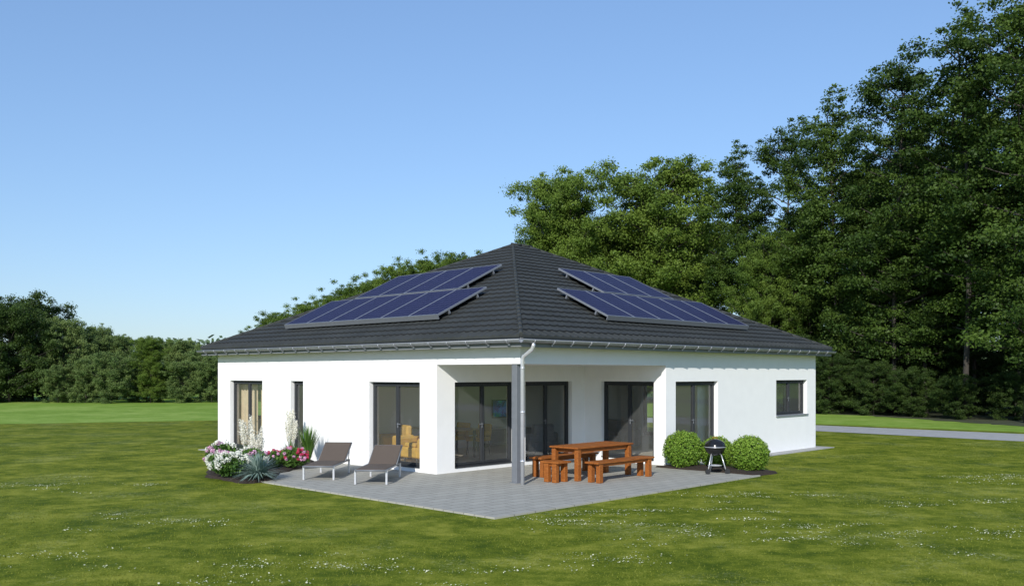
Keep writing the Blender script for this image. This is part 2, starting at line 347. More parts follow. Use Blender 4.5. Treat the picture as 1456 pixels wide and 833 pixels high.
# windows / doors
for p0,u,n,L,ops in walls:
    ang=math.atan2(u[1],u[0])
    for a,b,c,e,k in ops:
        W=b-a; Hh=e-c
        door=(k=='door')
        sgn=1 if (u[0]*n[1]-u[1]*n[0])>0 else -1
        loc=(p0[0]+u[0]*a,p0[1]+u[1]*a,c)
        g=MB(); f=.055
        def yb(x0,x1,d0,d1,z0,z1,bev=0,gg=None,m=0):
            (gg or g).bx(x0,x1,min(d0*sgn,d1*sgn),max(d0*sgn,d1*sgn),z0,z1,m,bev)
        yb(.002,f,.12,.19,.002,Hh-.002); yb(W-f,W-.002,.12,.19,.002,Hh-.002); yb(f,W-f,.12,.19,Hh-f,Hh-.002); yb(f,W-f,.12,.19,.002,f)
        nl=1 if k=='win1' else 2
        o=obj('terrace_door' if door else 'window',MB(),M_frame,house,loc,ang)
        glassspans=[]
        w=(W-2*f)/nl
        for i in range(nl):
            x0=f+i*w+.002; x1=f+(i+1)*w-.002; c2=.05
            yb(x0,x0+c2,.105,.175,f+.002,Hh-f-.002,.006); yb(x1-c2,x1,.105,.175,f+.002,Hh-f-.002,.006)
            yb(x0+c2,x1-c2,.105,.175,f+.002,f+c2); yb(x0+c2,x1-c2,.105,.175,Hh-f-c2,Hh-f-.002)
            glassspans.append((x0+c2,x1-c2,f+c2,Hh-f-c2))
        o.data=g.mesh(o.name,[M_frame])
        for x0,x1,z0,z1 in glassspans:
            gg=MB(); y=.14*sgn; q=[(x0,y,z0),(x1,y,z0),(x1,y,z1),(x0,y,z1)]
            gg.face(q if sgn>0 else q[::-1]); obj('glass_pane',gg,M_glass,o)
        hg=MB(); hx=f+w-.035 if nl==2 else W-f-.03; hz=.95 if door else Hh*.45
        yb(hx-.012,hx+.012,.085,.104,hz-.06,hz+.06,.004,hg); yb(hx-.11,hx+.01,.065,.084,hz+.02,hz+.04,.004,hg); obj('handle',hg,M_post,o)
        sg=MB()
        if k=='win2': yb(-.02,W+.02,-.045,-.002,-.03,.006,.004,sg); yb(.004,W-.004,.0,.118,.001,.012,0,sg)
        else: yb(.004,W-.004,-.02,.118,.001,.02,.004,sg)
        obj('sill',sg,M_metal if k=='win2' else M_frame,o)
# roof
x0,x1,y0,y1=-.35,13.67,-.35,12.93; ZE=3.06; TP=.472; HALF=(y1-y0)/2; ZR=ZE+TP*HALF
roof=empty('roof'); roof.parent=house
def face_map(k):
    if k==0: return (y0,y1,lambda s,r,z:(x0+r,s,z))
    if k==1: return (x0,x1,lambda s,r,z:(s,y0+r,z))
    if k==2: return (y0,y1,lambda s,r,z:(x1-r,s,z))
    return (x0,x1,lambda s,r,z:(s,y1-r,z))
NC=24; dr=HALF/NC; tw=.24; prof=[(0,.0),(.1,.008),(.22,.012),(.34,.008),(.46,.0),(.85,-.002)]
g=MB()
for k in range(4):
    a,b,mp=face_map(k)
    for c in range(NC):
        r0=c*dr-(.0 if c else .04); r1=(c+1)*dr
        lo0,hi0=a+max(r0,0),b-max(r0,0); lo1,hi1=a+r1,b-r1
        cols=[]
        nt_=int((b-a)/tw)+2
        for t in range(nt_):
            for (q,hh) in prof:
                s=a+(t+q)*tw
                if s<lo0-tw or s>hi0+tw: continue
                cols.append((s,hh*(2.0 if c==0 else 1)))
        base=len(g.v)
        zb=ZE+TP*r0; zt=ZE+TP*r1
        for s,hh in cols:
            s0=min(max(s,lo0),hi0); s1=min(max(s,lo1),hi1)
            g.v.append(mp(s0,r0,zb-.012)); g.v.append(mp(s0,r0,zb+.038+hh)); g.v.append(mp(s1,r1,zt+hh))
        for i in range(len(cols)-1):
            if cols[i+1][0]<lo0 or cols[i][0]>hi0: continue
            p=base+i*3
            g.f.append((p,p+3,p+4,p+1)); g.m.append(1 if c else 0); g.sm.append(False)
            g.f.append((p+1,p+4,p+5,p+2)); g.m.append(0); g.sm.append(False)
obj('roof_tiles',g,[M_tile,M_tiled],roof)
g=MB(); A=(x0,y0,ZE-.03);B=(x1,y0,ZE-.03);C=(x1,y1,ZE-.03);D=(x0,y1,ZE-.03); E=(x0+HALF,y0+HALF,ZR-.03);F=(x1-HALF,y0+HALF,ZR-.03)
g.face([A,B,F,E]);g.face([B,C,F]);g.face([C,D,E,F]);g.face([D,A,E]); obj('roof_underlay',g,M_frame,roof)
g=MB()
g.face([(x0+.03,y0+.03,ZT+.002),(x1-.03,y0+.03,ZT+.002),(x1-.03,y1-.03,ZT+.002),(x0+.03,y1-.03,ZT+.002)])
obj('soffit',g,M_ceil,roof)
g=MB(); zf0,zf1=ZT-.01,ZE-.035
g.bx(x0,x0+.028,y0+.03,y1-.03,zf0,zf1); g.bx(x1-.028,x1,y0+.03,y1-.03,zf0,zf1); g.bx(x0,x1,y0,y0+.028,zf0,zf1); g.bx(x0,x1,y1-.028,y1,zf0,zf1)
obj('fascia',g,M_fascia,roof)
g=MB()
def caps(p,q,n):
    p=Vector(p);q=Vector(q)
    for i in range(n):
        a=p.lerp(q,i/n); b=p.lerp(q,(i+1.12)/n)
        g.tube([a,b],[.048,.043],10)
zc=.022
for pc,rr in((A,E),(D,E),(B,F),(C,F)): caps((pc[0],pc[1],ZE+zc),(rr[0],rr[1],ZR+zc-.02),30)
caps((E[0]-.05,E[1],ZR+zc),(F[0]+.05,F[1],ZR+zc),2)
obj('hip_cap_tiles',g,M_tile,roof)
def gutter(p,q,nrm):
    g=MB(); p=Vector(p);q=Vector(q);n=Vector(nrm); r=.062
    seg=10; R0=[];R1=[]
    for k in range(seg+1):
        an=math.pi*k/seg; o=n*(math.cos(an)*r)-Vector((0,0,1))*(math.sin(an)*r)
        R0.append(p+o);R1.append(q+o)
    for k in range(seg): g.face([R0[k],R1[k],R1[k+1],R0[k+1]],0,True)
    g.tube([R0[0],R1[0]],.010,6)
    L=(q-p).length; t=(q-p)/L; nn=int(L/.6)
    for i in range(nn):
        c=p+t*(.35+i*.6)
        pts=[c+n*(math.cos(math.pi*k/8)*(r+.010))-Vector((0,0,1))*(math.sin(math.pi*k/8)*(r+.012)) for k in range(9)]
        g.tube(pts,.014,5)
        g.box(c-n*.02-Vector((0,0,.085)),(.03,.03,.05))
    return g
GZ=2.98; go=.07
for p,q,n in (((x0-go,y0-go,GZ),(x0-go,y1+go,GZ),(-1,0,0)),((x0-go,y0-go,GZ),(x1+go,y0-go,GZ),(0,-1,0)),((x1+go,y0-go,GZ),(x1+go,y1+go,GZ),(1,0,0))):
    obj('gutter',gutter(p,q,n),M_metal,roof)
g=MB(); g.tube([(-.06,y0-go,2.94),(-.06,y0-go,2.86),(-.065,y0-go+.03,2.79),(-.075,-.17,2.66),(-.08,-.14,2.58),(-.08,-.14,.03)],.042,12)
for z in (.5,1.5,2.4): g.tube([(-.08,-.14,z),(-.08,-.14,z+.03)],.05,12)
obj('downpipe',g,M_alu,house)
g=MB(); g.bx(.02,.17,.12,.27,T,2.5,0,.006); g.bx(-.01,.20,.09,.30,T,.045,0); obj('post',g,M_post,house)

# ---------------------------------------------------------------- solar panels
def pv_mat():
    m,nt,b=newmat('photovoltaic_cells'); N=nt.nodes; L=nt.links
    tc=N.new('ShaderNodeTexCoord'); br=N.new('ShaderNodeTexBrick'); br.offset=0
    br.inputs['Scale'].default_value=1; br.inputs['Brick Width'].default_value=.175; br.inputs['Row Height'].default_value=.175; br.inputs['Mortar Size'].default_value=.006
    br.inputs['Color1'].default_value=(.010,.009,.038,1); br.inputs['Color2'].default_value=(.014,.013,.050,1); br.inputs['Mortar'].default_value=(.09,.09,.16,1)
    L.new(tc.outputs['Object'],br.inputs[0]); L.new(br.outputs[0],b.inputs['Base Color']); b.inputs['Roughness'].default_value=.4; b.inputs['Specular IOR Level'].default_value=.04
    return m
M_pv=pv_mat()
slope=math.atan(TP); PW=1.095; PR=1.6; PL=PR/math.cos(slope)
PV=[]
for side in(0,1):
    lowA=3.2 if side==0 else 3.62; upA=4.35 if side==0 else 5.6
    for i in range(6): PV.append((side,lowA+i*1.1,.58))
    for i in range(4 if side==0 else 3): PV.append((side,upA+i*1.1,2.27))
gf=MB(); ft=.022
gf.bx(0,ft,0,PL,0,.05,0,.003); gf.bx(PW-ft,PW,0,PL,0,.05,0,.003); gf.bx(ft,PW-ft,0,ft,0,.05,0,.003); gf.bx(ft,PW-ft,PL-ft,PL,0,.05,0,.003)
gf.bx(0,PW,.35,.39,-.09,-.002); gf.bx(0,PW,PL-.39,PL-.35,-.09,-.002)
gf.bx(0,PW,-.02,.0,-.07,.052)
mf=gf.mesh('solar_panel',[M_pvf]); gc=MB(); gc.face([(ft,ft,.045),(PW-ft,ft,.045),(PW-ft,PL-ft,.045),(ft,PL-ft,.045)]); mc=gc.mesh('cell_surface',[M_pv])
for side,s,r in PV:
    z=ZE+TP*(r+.35)+.15
    if side==1: M=Matrix.Translation((s,r,z))@Matrix.Rotation(slope,4,'X')
    else: M=Matrix.Translation((r,s+PW,z))@Matrix.Rotation(-math.pi/2,4,'Z')@Matrix.Rotation(slope,4,'X')
    Wm=Matrix.Translation(P0)@Matrix.Rotation(RZ,4,'Z')@M
    o=bpy.data.objects.new('solar_panel',mf); COL.objects.link(o); o.matrix_world=Wm
    o['label']="dark blue framed solar panel mounted on dark roof tiles"; o['category']="solar panel"; o['group']="solar panels on the roof"
    c=bpy.data.objects.new('cell_surface',mc); COL.objects.link(c); c.parent=o

# ---------------------------------------------------------------- terrace furniture
def bench(L,name,label,group=None,cat='bench',D=.36,Hs=.44):
    r=empty(name,label=label,category=cat)
    if group: r['group']=group
    g=MB(); n=3; pw=(D-.01*(n-1))/n
    for i in range(n): g.box((0,-D/2+pw/2+i*(pw+.01),Hs-.02),(L,pw,.04),0,None,.006)
    g.box((0,0,Hs-.075),(L-.3,D-.1,.06),0,None,.006)
    obj('seat',g,M_wood,r)
    for sx in(-1,1):
        for sy in(-1,1):
            lg=MB(); lg.box((0,0,(Hs-.04)/2),(.12,.10,Hs-.042),0,None,.006); obj('leg',lg,M_wood,r,(sx*(L/2-.14),sy*(D/2-.07),0))
    return r
b1=bench(2.0,'garden_bench',"reddish brown wooden bench beside the garden table on the terrace","wooden garden benches")
b1.location=H(2.10,-.98,T); b1.rotation_euler=(0,0,RZ)
copy_thing(b1,H(2.08,.58,T),RZ)
b2=bench(.5,'garden_stool',"small reddish brown wooden stool at the end of the garden table",None,'stool',D=.42)
b2.location=H(.80,-.27,T); b2.rotation_euler=(0,0,RZ+math.pi/2)
tb=empty('garden_table',H(2.08,-.215,T),RZ,label="long reddish brown wooden garden table on the paved terrace",category="table")
TH=.715
g=MB(); n=6; pw=(.80-.008*5)/6
for i in range(n): g.box((0,-.40+pw/2+i*(pw+.008),TH-.018),(1.96,pw,.036),0,None,.006)
obj('table_top',g,M_wood,tb)
g=MB(); za=TH-.036-.045; g.box((0,-.32,za),(1.6,.03,.085)); g.box((0,.32,za),(1.6,.03,.085)); g.box((-.83,0,za),(.03,.58,.085)); g.box((.83,0,za),(.03,.58,.085)); obj('apron',g,M_wood,tb)
for sx in(-1,1):
    for sy in(-1,1):
        lg=MB(); lg.box((0,0,(TH-.038)/2),(.11,.11,TH-.040),0,None,.008); obj('leg',lg,M_wood,tb,(sx*.88,sy*.32,0))
def lounger():
    r=empty('sun_lounger',label="taupe fabric sun lounger with metal legs on the terrace",category="sun lounger",group="sun loungers on the terrace")
    def slab(p,q,wd,th,name):
        g=MB(); p=Vector((0,*p)); q=Vector((0,*q)); d=q-p; R=Matrix.Rotation(math.atan2(d.z,d.y),3,'X')
        g.box((p+q)/2,(wd,d.length,th),0,R,.008); obj(name,g,M_sling,r)
    slab((.03,.30),(1.17,.30),.60,.035,'seat'); slab((1.19,.305),(1.83,.66),.60,.035,'backrest')
    g=MB()
    for sx in(-1,1):
        g.tube([(sx*.315,0,.29),(sx*.315,1.6,.29)],.018,8); g.tube([(sx*.31,1.19,.29),(sx*.31,1.85,.66)],.014,8)
        g.tube([(sx*.31,1.6,.50),(sx*.31,1.5,.29)],.010,6)
    g.tube([(-.315,0,.29),(.315,0,.29)],.018,8); g.tube([(-.31,1.85,.66),(.31,1.85,.66)],.014,8); g.tube([(-.315,1.6,.29),(.315,1.6,.29)],.014,8)
    obj('frame',g,M_post,r)
    for sx in(-1,1):
        for y in(.08,1.5):
            lg=MB(); lg.box((0,0,.145),(.04,.04,.29),0,None,.004); obj('leg',lg,M_alu,r,(sx*.325,y,0))
    return r
l1=lounger(); l1.location=(-4.14,19.45,T); l1.rotation_euler=(0,0,math.radians(-3))
copy_thing(l1,(-2.90,18.65,T),math.radians(-4))
# kettle barbecue
bq=empty('kettle_barbecue',H(4.55,-1.80,T),math.radians(10),label="black kettle barbecue on thin legs at the terrace edge",category="barbecue")
R=.235; zc=.60
g=MB(); g.lathe([(R*math.sin(a)*1.0,zc-R*.85*math.cos(a)) for a in [math.pi/2*i/10 for i in range(11)]]); obj('bowl',g,M_black,bq)
g=MB(); g.lathe([((R+.006)*math.cos(a),zc+.008+R*.75*math.sin(a)) for a in [math.pi/2*i/10 for i in range(11)]]); obj('lid',g,M_black,bq)
g=MB(); g.lathe([(R+.007,zc-.004),(R+.013,zc+.002),(R+.007,zc+.010)]); obj('rim',g,M_alu,bq)
g=MB(); g.tube([(-.05,0,zc+R*.75),(-.05,0,zc+R*.75+.04),(.05,0,zc+R*.75+.04),(.05,0,zc+R*.75)],.009,8); obj('handle',g,M_wood,bq)
for i,a in enumerate((90,210,330)):
    a=math.radians(a); g=MB(); g.tube([(.13*math.cos(a),.13*math.sin(a),zc-.14),(.27*math.cos(a),.27*math.sin(a),.0)],.013,8); obj('leg',g,M_alu,bq)
g=MB(); g.lathe([(.0,.17),(.15,.17),(.16,.185)]); obj('ash_tray',g,M_alu,bq)
g=MB(); g.tube([(.235,-.17,.06),(.235,-.14,.06)],.06,16); obj('wheel',g,M_dark,bq)
g=MB(); g.tube([(-.235,-.17,.06),(-.235,-.14,.06)],.06,16); obj('wheel',g,M_dark,bq)

# ---------------------------------------------------------------- plants
M_box=leafmat('boxwood_leaf',(.12,.23,.022),(.32,.46,.07),.3)
M_green=leafmat('plant_leaf',(.04,.10,.015),(.12,.22,.04),.2)
M_spiky=leafmat('blue_green_leaf',(.12,.20,.17),(.30,.39,.34),.1)
M_pink=leafmat('pink_petal',(.60,.26,.44),(.88,.58,.74),.2)
M_wht=leafmat('white_petal',(.70,.70,.60),(.88,.88,.80),.2)
M_red=leafmat('red_petal',(.48,.02,.08),(.72,.10,.20),.2)
M_plume=leafmat('plume',(.84,.81,.70),(.94,.92,.84),.3)
M_daisy=leafmat('daisy_petal',(.50,.52,.30),(.76,.76,.56),.2)
def bush(seed,R,n=7500):
    rg=np.random.default_rng(seed)
    d=unit(rg.normal(size=(n,3))); rr=R*(1-.22*rg.random(n)**1.5)*(1+.05*np.sin(d[:,0]*9+seed)*np.cos(d[:,1]*8)+.05*rg.normal(size=n))
    C=d*rr[:,None]; C[:,2]=C[:,2]*.95+R*.93; k=C[:,2]>.02; C=C[k]; d=d[k]
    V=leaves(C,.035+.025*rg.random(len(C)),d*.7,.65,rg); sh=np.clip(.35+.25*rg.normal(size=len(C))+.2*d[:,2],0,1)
    return npmesh('foliage',V,4,sh,[M_box])
for i,(x,y,R) in enumerate(((4.12,21.95,.47),(4.92,21.9,.40),(5.50,21.15,.44))):
    r=empty('boxwood_shrub',(x,y,T),i*1.3,label="round clipped light green shrub in bark mulch by the terrace",category="shrub",group="round shrubs beside the terrace")
    o=bpy.data.objects.new('foliage',bush(i+3,R)); COL.objects.link(o); o.parent=r
    g=MB(); g.tube([(0,0,0),(.02,0,R*.6),(0,.02,R)],[.03,.025,.01],8)
    for a in range(6):
        an=a*1.05; g.tube([(0,0,R*.4),(math.cos(an)*R*.6,math.sin(an)*R*.6,R*1.1)],[.012,.004],5)
    obj('stem',g,M_bark,r)
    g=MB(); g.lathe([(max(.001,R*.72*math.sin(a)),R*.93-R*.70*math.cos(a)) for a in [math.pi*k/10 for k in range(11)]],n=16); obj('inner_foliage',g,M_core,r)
def flowering(loc,R,Hh,mats,seed,nfl,flr,name,label,petal=.035):
    rg=np.random.default_rng(seed); r=empty(name,loc,seed,label=label,category="flowering plant")
    n=2200; d=unit(rg.normal(size=(n,3))); C=d*(rg.random((n,1))**.4)*np.array([R,R,Hh/2*.9]); C[:,2]+=Hh/2
    o=bpy.data.objects.new('foliage',npmesh('foliage',leaves(C,.06+.04*rg.random(n),None,.6,rg),4,np.clip(rg.random(n),0,1),[M_green])); COL.objects.link(o); o.parent=r
    Vs=[];S=[];MI=[]
    for i in range(nfl):
        dd=unit(rg.normal(size=(1,3)))[0]; dd[2]=abs(dd[2])*1.0-.15; dd/=np.linalg.norm(dd)
        c=dd*np.array([R,R,Hh/2])*(.95+.15*rg.random())+np.array([0,0,Hh/2]); m=rg.integers(len(mats)); k=46
        e=unit(rg.normal(size=(k,3))); cc=c+e*flr*(.8+.2*rg.random((k,1))); Vs.append(leaves(cc,petal,e,.9,rg)); S.append(np.clip(.5+.3*rg.normal(size=k),0,1)); MI.append(np.full(k,m))
    o=bpy.data.objects.new('blossom',npmesh('blossom',np.concatenate(Vs),4,np.concatenate(S),mats,np.concatenate(MI))); COL.objects.link(o); o.parent=r
    g=MB()
    for k in range(7):
        a=k*.9; g.tube([(0,0,-.02),(math.cos(a)*R*.5,math.sin(a)*R*.5,Hh*.7)],[.008,.004],5)
    obj('stem',g,M_bark,r)
Z=T+.03
flowering((-6.72,21.3,Z),.42,.64,[M_pink,M_pink,M_wht],11,34,.055,'hydrangea',"hydrangea with pink flower heads in the planting bed")
flowering((-6.10,19.8,Z),.40,.52,[M_wht],12,32,.065,'hydrangea',"hydrangea with creamy white flower heads in the planting bed")
flowering((-6.5,20.45,Z),.32,.50,[M_pink,M_wht,M_wht],13,24,.055,'hydrangea',"hydrangea with mixed pink and white flower heads in the bed")
flowering((-5.95,20.9,Z),.34,.55,[M_wht,M_pink],17,24,.055,'hydrangea',"hydrangea with mixed pink and white flower heads in the bed")
flowering((-5.20,21.7,Z),.38,.50,[M_red,M_red,M_pink],14,48,.035,'rose_bush',"low bush with crimson flowers beside the sun loungers",.03)
flowering((-5.65,21.6,Z),.25,.42,[M_red,M_pink],15,18,.035,'rose_bush',"low bush with red and pink flowers in the planting bed",.03)
def spiky(loc,n,Lh,w,spread,seed,mt,name,label,cat="ornamental grass",plumes=0,ph=1.0):
    rg=np.random.default_rng(seed); r=empty(name,loc,0,label=label,category=cat)
    az=rg.random(n)*2*np.pi; el=np.clip(rg.random(n)**.7*spread,0,1.45); L=Lh*(.7+.35*rg.random(n))
    dh=np.stack([np.cos(az),np.sin(az),0*az],1); up=np.array([0,0,1.])
    side=np.stack([-np.sin(az),np.cos(az),0*az],1); b=dh*(.03*rg.random((n,1)))
    def pt(t): 
        e=el*(.6+.6*t); return b+dh*(np.sin(e)*L*t)[:,None]+up*(np.cos(e)*L*t)[:,None]
    p0,p1,p2=pt(0.),pt(.55),pt(1.)
    V=np.stack([p0-side*w*.6,p0+side*w*.6,p1+side*w,p1-side*w, p1-side*w,p1+side*w,p2+side*w*.1,p2-side*w*.1],1).reshape(-1,3)
    o=bpy.data.objects.new('foliage',npmesh('foliage',V,4,np.repeat(rg.random(n),2),[mt])); COL.objects.link(o); o.parent=r
    if plumes:
        Vs=[];g=MB()
        for i in range(plumes):
            a=rg.random()*6.28; lean=.03+.20*rg.random(); h=ph*(.60+.40*rg.random()); d=np.array([math.cos(a)*lean,math.sin(a)*lean,1.]); top=d*h
            g.tube([(0,0,0),tuple(top*.6),tuple(top)],[.006,.004,.002],5)
            k=340; t=rg.random(k); wd=.058*np.sin(np.pi*(t*.85+.08))**.9
            cc=top*(.50+.50*t)[:,None]+rg.normal(size=(k,3))*wd[:,None]*.6; Vs.append(leaves(cc,.04,None,.42,rg))
        o=bpy.data.objects.new('plume',npmesh('plume',np.concatenate(Vs),4,rg.random(340*plumes),[M_plume])); COL.objects.link(o); o.parent=r
        obj('stem',g,M_box,r)
spiky((-5.42,19.5,Z),440,.60,.013,1.35,21,M_spiky,'yucca_plant',"spiky blue green yucca like plant at the bed edge","plant")
spiky((-6.45,22.2,Z),260,.6,.007,1.1,22,M_green,'plume_grass',"ornamental grass with creamy white plumes beside the wall",plumes=10,ph=1.24)
spiky((-5.75,23.7,Z),260,.55,.007,1.1,23,M_green,'plume_grass',"ornamental grass with creamy white plumes beside the wall",plumes=10,ph=1.30)
spiky((-6.1,21.9,Z),200,.5,.007,1.1,26,M_green,'plume_grass',"ornamental grass with short plumes in the planting bed",plumes=7,ph=1.0)
spiky((-5.15,23.1,Z),200,.95,.011,.38,24,M_green,'sword_leaf_plant',"tall upright green sword leaved plant beside the wall","plant")
spiky((-6.9,22.3,Z),240,.5,.008,1.2,25,M_green,'leafy_perennial',"low green perennial behind the hydrangeas","plant")

# ---------------------------------------------------------------- interior furniture
def chair(loc,rz):
    r=empty('dining_chair',H(*loc,.1),RZ+rz,label="mustard upholstered dining chair with dark legs inside the house",category="chair",group="dining chairs in the house")
    g=MB(); g.box((0,0,.44),(.52,.50,.12),0,None,.03); obj('seat',g,M_mustard,r)
    g=MB(); g.box((0,.24,.66),(.52,.09,.36),0,Matrix.Rotation(-.15,3,'X'),.03); g.box((-.25,.02,.6),(.06,.44,.14),0,None,.02); g.box((.25,.02,.6),(.06,.44,.14),0,None,.02); obj('backrest',g,M_mustard,r)
    for sx in(-1,1):
        for sy in(-1,1):
            lg=MB(); lg.tube([(0,0,.40),(sx*.03,sy*.03,0)],[.018,.012],8); obj('leg',lg,M_dark,r,(sx*.2,sy*.19,0))
chair((3.5,4.9),-math.pi/2); chair((3.5,5.75),-math.pi/2)
r=empty('dining_table',H(2.58,5.35,.1),RZ,label="wooden dining table on dark legs inside the house",category="table")
g=MB(); g.box((0,0,.74),(.95,1.9,.04),0,None,.005); obj('table_top',g,M_tabletop,r)
for sx in(-1,1):
    for sy in(-1,1):
        lg=MB(); lg.box((0,0,.36),(.06,.06,.718),0,None,.004); obj('leg',lg,M_dark,r,(sx*.4,sy*.85,0))
def sofa(loc,rz,L,mt,label,name='sofa',cat='sofa'):
    r=empty(name,H(*loc,.1),RZ+rz,label=label,category=cat)
    g=MB(); g.box((0,0,.25),(L,.85,.26),0,None,.03); g.box((-L/4+.05,-.05,.43),(L/2-.14,.7,.12),0,None,.04); g.box((L/4-.05,-.05,.43),(L/2-.14,.7,.12),0,None,.04); obj('seat',g,mt,r)
    g=MB(); g.box((0,.36,.6),(L,.18,.5),0,None,.05); obj('backrest',g,mt,r)
    for s in(-1,1): g=MB(); g.box((s*(L/2+.08),0,.36),(.16,.9,.5),0,None,.04); obj('armrest',g,mt,r)
    for sx in(-1,1):
        for sy in(-1,1): lg=MB(); lg.tube([(0,0,.13),(0,0,0)],.02,8); obj('leg',lg,M_dark,r,(sx*(L/2-.1),sy*.35,0))
sofa((7.6,3.9),math.pi*.5+math.pi,1.9,M_sofa,"grey fabric sofa standing inside the house")
sofa((4.6,3.9),math.pi,.8,M_sofa,"grey armchair standing inside the house",'armchair','armchair')
sofa((1.25,4.6),math.pi*1.5,.66,M_mustard,"low mustard armchair standing inside by the glass door",'armchair','armchair')
sofa((1.35,5.9),math.pi*1.4,.66,M_mustard,"low mustard armchair standing inside by the glass door",'armchair','armchair')
r=empty('sideboard',H(6.5,6.72,.1),RZ,label="low white and dark sideboard under the television",category="sideboard")
g=MB(); g.box((0,0,.33),(2.0,.42,.45),0,None,.005); obj('body',g,M_white,r)
for i in range(3): g=MB(); g.box((-.65+i*.65,-.217,.33),(.62,.012,.40)); obj('drawer_front',g,M_sofa,r)
for sx in(-1,1): g=MB(); g.box((sx*.9,0,.05),(.06,.3,.10)); obj('leg',g,M_dark,r)
def tv_mat():
    m,nt,b=newmat('television_picture'); N=nt.nodes; L=nt.links; tc=N.new('ShaderNodeTexCoord'); nz=N.new('ShaderNodeTexNoise'); nz.inputs['Scale'].default_value=3; nz.inputs['Distortion'].default_value=2
    L.new(tc.outputs['Object'],nz.inputs[0]); rr=N.new('ShaderNodeValToRGB'); e=rr.color_ramp.elements; e[0].color=(.002,.006,.035,1); e[0].position=.42; e[1].color=(.01,.09,.05,1); e[1].position=.62
    k=e.new(.52); k.color=(.003,.05,.15,1)
    L.new(nz.outputs['Fac'],rr.inputs[0]); L.new(rr.outputs[0],b.inputs['Base Color']); b.inputs['Specular IOR Level'].default_value=.05; L.new(rr.outputs[0],b.inputs['Emission Color']); b.inputs['Emission Strength'].default_value=.4; return m
r=empty('television',H(6.55,6.94,.95),RZ,label="flat television with a dark blue picture on the wall",category="television")
g=MB(); g.box((0,0,.27),(.98,.05,.55),0,None,.006); obj('casing',g,M_black,r)
g=MB(); g.face([(-.47,-.028,.02),(.47,-.028,.02),(.47,-.028,.52),(-.47,-.028,.52)]); obj('screen',g,tv_mat(),r)
def curtain(p,q,mt,label):
    g=MB(); p=Vector((*p,0)); q=Vector((*q,0)); d=q-p; L=d.length; d/=L; n=Vector((-d.y,d.x,0)); K=int(L/.02)
    P=[p+d*(L*i/K)+n*(.03*math.sin(i*.75)+.012*math.sin(i*1.9)) for i in range(K+1)]
    for i in range(K): g.face([P[i]+Vector((0,0,.12)),P[i+1]+Vector((0,0,.12)),P[i+1]+Vector((0,0,2.3)),P[i]+Vector((0,0,2.3))],0,True)
    obj('curtain',g,mt,None,P0,RZ,label=label,category="curtain")
curtain((.42,11.0),(.42,12.1),M_curt,"beige curtain hanging inside the bedroom window")
curtain((.42,9.85),(.42,10.75),M_curt,"beige curtain hanging inside the bedroom window")
curtain((.42,7.95),(.42,8.30),M_curt,"beige curtain hanging inside the narrow window")
curtain((5.6,.42),(6.05,.42),M_sheer,"white curtain gathered beside the terrace door")
curtain((7.3,.42),(7.8,.42),M_sheer,"white curtain gathered beside the terrace door")

# ---------------------------------------------------------------- grass
N_=330000
d=9.3+(30-9.3)*rng.random(N_)**1.2; x=(rng.random(N_)*2-1)*(.62*d+.5)
hx=(x-P0.x)*cR+(d-P0.y)*sR; hy=-(x-P0.x)*sR+(d-P0.y)*cR
bad=((hx>-3.47)&(hx<4.97)&(hy>-2.74)&(hy<6.4))|((hx>-.44)&(hx<13.76)&(hy>-.44)&(hy<13.1))|((hx>-3.85)&(hx<0)&(hy>4.2)&(hy<9.4))|((hx>4.7)&(hx<5.8)&(hy>-2.75)&(hy<0))
patch=.5+.25*np.sin(x*.9+1.3*np.sin(d*.7))*np.sin(d*1.1+1.7*np.sin(x*.6))+.25*np.sin(x*2.7+2*np.sin(d*1.9))*np.sin(d*3.4+1.5*np.sin(x*1.8))
k=(~bad)&(rng.random(N_)<.05+.40*patch); x=x[k]; d=d[k]; patch=patch[k]; n=len(x)
az=rng.random(n)*np.pi*2; hgt=(.006+.014*rng.random(n))*(.6+.8*patch); wd=.004+.004*rng.random(n)*(d/12)
ln=rng.random(n)*.03; az2=rng.random(n)*np.pi*2
V=np.stack([np.stack([x-np.cos(az)*wd,d-np.sin(az)*wd,0*x],1),np.stack([x+np.cos(az)*wd,d+np.sin(az)*wd,0*x],1),np.stack([x+np.cos(az2)*ln,d+np.sin(az2)*ln,hgt],1)],1).reshape(-1,3)
M_blade=leafmat('grass_blade',(.095,.130,.010),(.29,.31,.048),.3,.7,0)
o=bpy.data.objects.new('grass',npmesh('grass',V,3,np.clip(.75*rng.random(n)+.25*(1-patch),0,1),[M_blade])); COL.objects.link(o); o['kind']='stuff'
# daisies
cl=[(0.8,14.6,1.8),(3.2,15.4,1.6),(4.5,13.6,1.3),(2.4,13.0,1.2),(-3.2,10.9,1.3),(-1.2,10.6,1.0),(5.6,12.6,1.2),(6.8,13.2,1.0),(-5.5,14.2,1.2),(8.8,16.0,1.6),(1.2,11.2,.9),(7.5,10.9,1.0),(-6,11.4,.9),(10.5,20,2),(-9,19,2),(4.6,17.1,1.2)]
C=[]
for cx,cy,s in cl:
    for sub in range(11):
        ox,oy=rng.normal(0,s*.7),rng.normal(0,s*.35); m=int((10+40*rng.random())*s)
        C.append(np.stack([rng.normal(cx+ox,.20,m),rng.normal(cy+oy,.08,m),.018+.01*rng.random(m)],1))
C=np.concatenate(C); hx=(C[:,0]-P0.x)*cR+(C[:,1]-P0.y)*sR; hy=-(C[:,0]-P0.x)*sR+(C[:,1]-P0.y)*cR
C=C[~((hx>-3.6)&(hy>-2.9))]; n=len(C)
rad=.004+.009*rng.random(n)**2; ang=np.arange(6)*np.pi/3
tl=rng.normal(size=(n,2))*.3
P=np.stack([np.stack([C[:,0]+rad*np.cos(a),C[:,1]+rad*np.sin(a),C[:,2]+rad*(np.cos(a)*tl[:,0]+np.sin(a)*tl[:,1])],1) for a in ang],1).reshape(-1,3)
